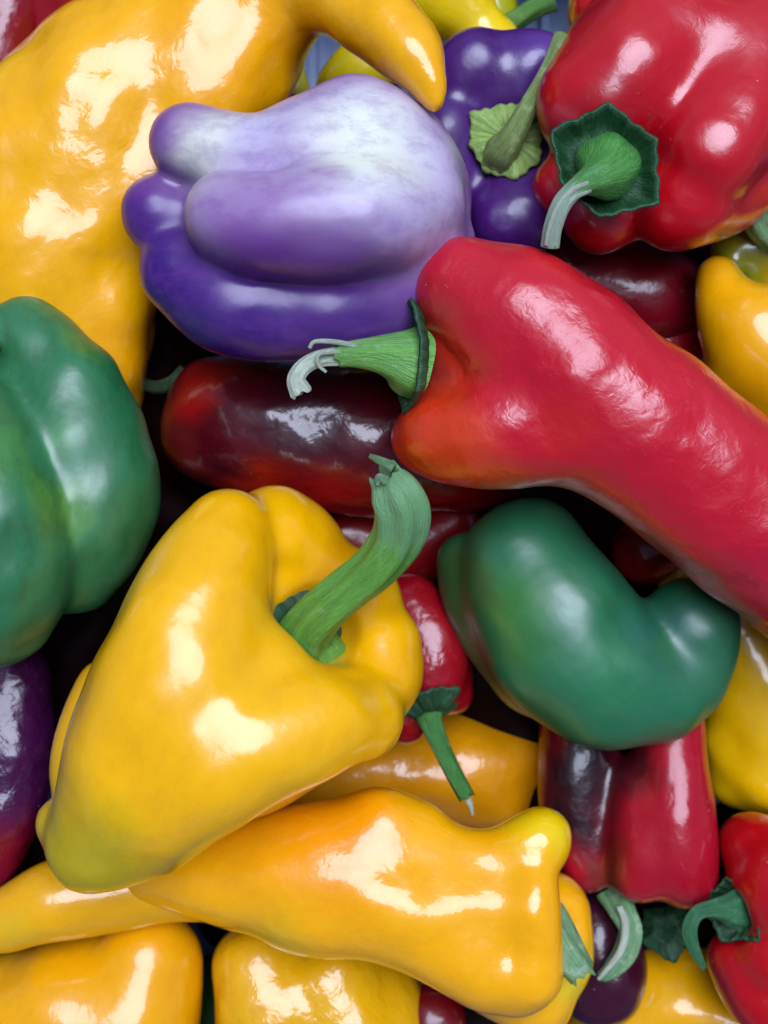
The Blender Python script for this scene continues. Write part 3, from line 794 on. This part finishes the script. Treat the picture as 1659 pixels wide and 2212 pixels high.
SHADE_FILL = [([(360, 760, -420, 95), (330, 860, -430, 100), (390, 960, -420, 110)], 'added red filler pepper, darkened to stand for shade, in the hollow between the curled yellow and lilac ones', srgb(70, 6, 12)),
  ([(300, 1250, -430, 120), (180, 1400, -420, 120), (130, 1560, -430, 110)], 'added maroon filler pepper, blackened as gap shade, between the left green and the large yellow bell', srgb(48, 6, 22)),
  ([(1000, 1120, -430, 100), (1120, 1060, -440, 110), (1300, 1100, -430, 110)], 'added maroon filler pepper with shade put into its colour, between the long red and the folded green ones', srgb(60, 6, 14)),
  ([(1020, 1450, -440, 100), (1100, 1560, -450, 100), (1160, 1720, -440, 90)], 'added brown filler pepper coloured as the shade below the folded green one', srgb(60, 24, 10)),
  ([(470, 2140, -430, 80), (450, 2260, -430, 100)], 'green pepper, its colour darkened for shade, at the bottom of the narrow gap at the lower edge', srgb(30, 80, 20)),
  ([(130, 1860, -420, 100), (20, 1960, -420, 90)], 'added red filler pepper darkened as the shade in the gap left of the lowest green tip', srgb(70, 6, 12)),
  ([(1340, 1990, -430, 90), (1460, 1990, -420, 90)], 'added filler pepper blackened as the shade behind the hooked pale stem', srgb(40, 6, 12)),
  ([(1420, 560, -420, 110), (1500, 700, -430, 110)], 'added maroon filler pepper, coloured as shade, in the hollow beside the golden one', srgb(70, 6, 18)),
  ([(250, 1080, -430, 110), (380, 1120, -430, 110)], 'added filler pepper darkened as the shade between the left green one and the chocolate brown one', srgb(50, 6, 12)),
  ([(980, 1240, -420, 90), (900, 1200, -420, 80)], 'added red filler pepper dimmed as the shade behind the thick curved stem', srgb(90, 6, 12))]
for i, (ch, lb, cl) in enumerate(SHADE_FILL):
    pepper('small_pepper', lb, 'pepper', [ch], mk(G_R, base=tuple(c * .2 for c in cl[:3]) + (1,), rough=.5, coat=0, crinkle=.05, sss=0, spec=.04, specks=0, crough=None), wob=4, seed=270 + i, single=True, cell=15)  # filler colours scaled down so the shade of the gaps is in the skin

# added bottom layer, almost wholly hidden: copies of one pepper blackened as gap shade
proto, _o = pepper('horn_pepper', 'added filler pepper, blackened as gap shade, in the bottom layer of the pile', 'pepper', [[(600, 600, -620, 130), (760, 620, -620, 120), (950, 600, -620, 90)]], mk(G_R, base=srgb(14, 4, 5), rough=.6, coat=0, crinkle=.05, sss=0, spec=.04, specks=0), wob=5, seed=333, single=True, cell=18, group='added shade-black filler peppers in the bottom layer')
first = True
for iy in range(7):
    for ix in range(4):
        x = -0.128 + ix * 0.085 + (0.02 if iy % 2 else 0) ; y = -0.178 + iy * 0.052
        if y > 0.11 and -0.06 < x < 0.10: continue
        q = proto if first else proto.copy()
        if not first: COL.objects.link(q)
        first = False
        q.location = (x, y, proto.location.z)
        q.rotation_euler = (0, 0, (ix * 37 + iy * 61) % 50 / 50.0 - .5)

# ================================================================== crate and ground
def box_mesh(name, x0, x1, y0, y1, z0, z1, bev=0.0006):
    import bmesh
    bm = bmesh.new()
    bmesh.ops.create_cube(bm, size=1)
    for v in bm.verts:
        v.co = Vector(((x0 + x1) / 2 + v.co.x * (x1 - x0), (y0 + y1) / 2 + v.co.y * (y1 - y0), (z0 + z1) / 2 + v.co.z * (z1 - z0)))
    bmesh.ops.bevel(bm, geom=bm.edges[:], offset=bev, segments=2, affect='EDGES')
    me = bpy.data.meshes.new(name); bm.to_mesh(me); bm.free()
    return me
cm, nt_, p_ = new_mat('crate_plastic')
tc_ = nd(nt_, 'ShaderNodeTexCoord')
nt_.links.new(mixc(nt_, maprange(nt_, noise(nt_, tc_.outputs['Object'], 40, 5, .6), .35, .7), srgb(92, 116, 160), srgb(66, 88, 130)), p_.inputs['Base Color'])
p_.inputs['Roughness'].default_value = 0.4
crate = bpy.data.objects.new('crate', None); COL.objects.link(crate)
ZF = -790 * U
crate.location = (0, 0, ZF)
crate['label'] = 'blue grey plastic crate whose ribbed floor shows through the gaps at the top'; crate['category'] = 'crate'
HX, HY = 1180 * U, 1480 * U
link('floor_panel', box_mesh('floor_panel', -HX, HX, -HY, HY, -0.004, 0), cm, crate)
for i, (a, b, c, d) in enumerate(((-HX - .004, -HX, -HY, HY), (HX, HX + .004, -HY, HY), (-HX - .004, HX + .004, -HY - .004, -HY), (-HX - .004, HX + .004, HY, HY + .004))):
    link('side_wall', box_mesh('side_wall', a, b, c, d, -0.004, 690 * U), cm, crate)
xs = np.arange(-HX + .01, HX - .005, 0.017)
for x in xs:
    link('rib', box_mesh('rib', x, x + .003, -HY + .001, HY - .001, 0.0002, 0.006), cm, crate)
for y in np.arange(-HY + .012, HY - .005, 0.034):
    link('rib', box_mesh('rib', -HX + .001, HX - .001, y, y + .003, 0.0003, 0.0045), cm, crate)
gm, nt_, p_ = new_mat('ground_stone')
tc_ = nd(nt_, 'ShaderNodeTexCoord')
nt_.links.new(mixc(nt_, maprange(nt_, noise(nt_, tc_.outputs['Object'], 60, 6, .7), .35, .7), (0.09, 0.085, 0.08, 1), (0.05, 0.05, 0.05, 1)), p_.inputs['Base Color'])
p_.inputs['Roughness'].default_value = 0.9
g = link('ground', box_mesh('ground', -3, 3, -3, 3, -0.02, 0, 0.001), gm, None, (0, 0, ZF - 0.0045))
g['kind'] = 'structure'
print('body tris', TRI[0])
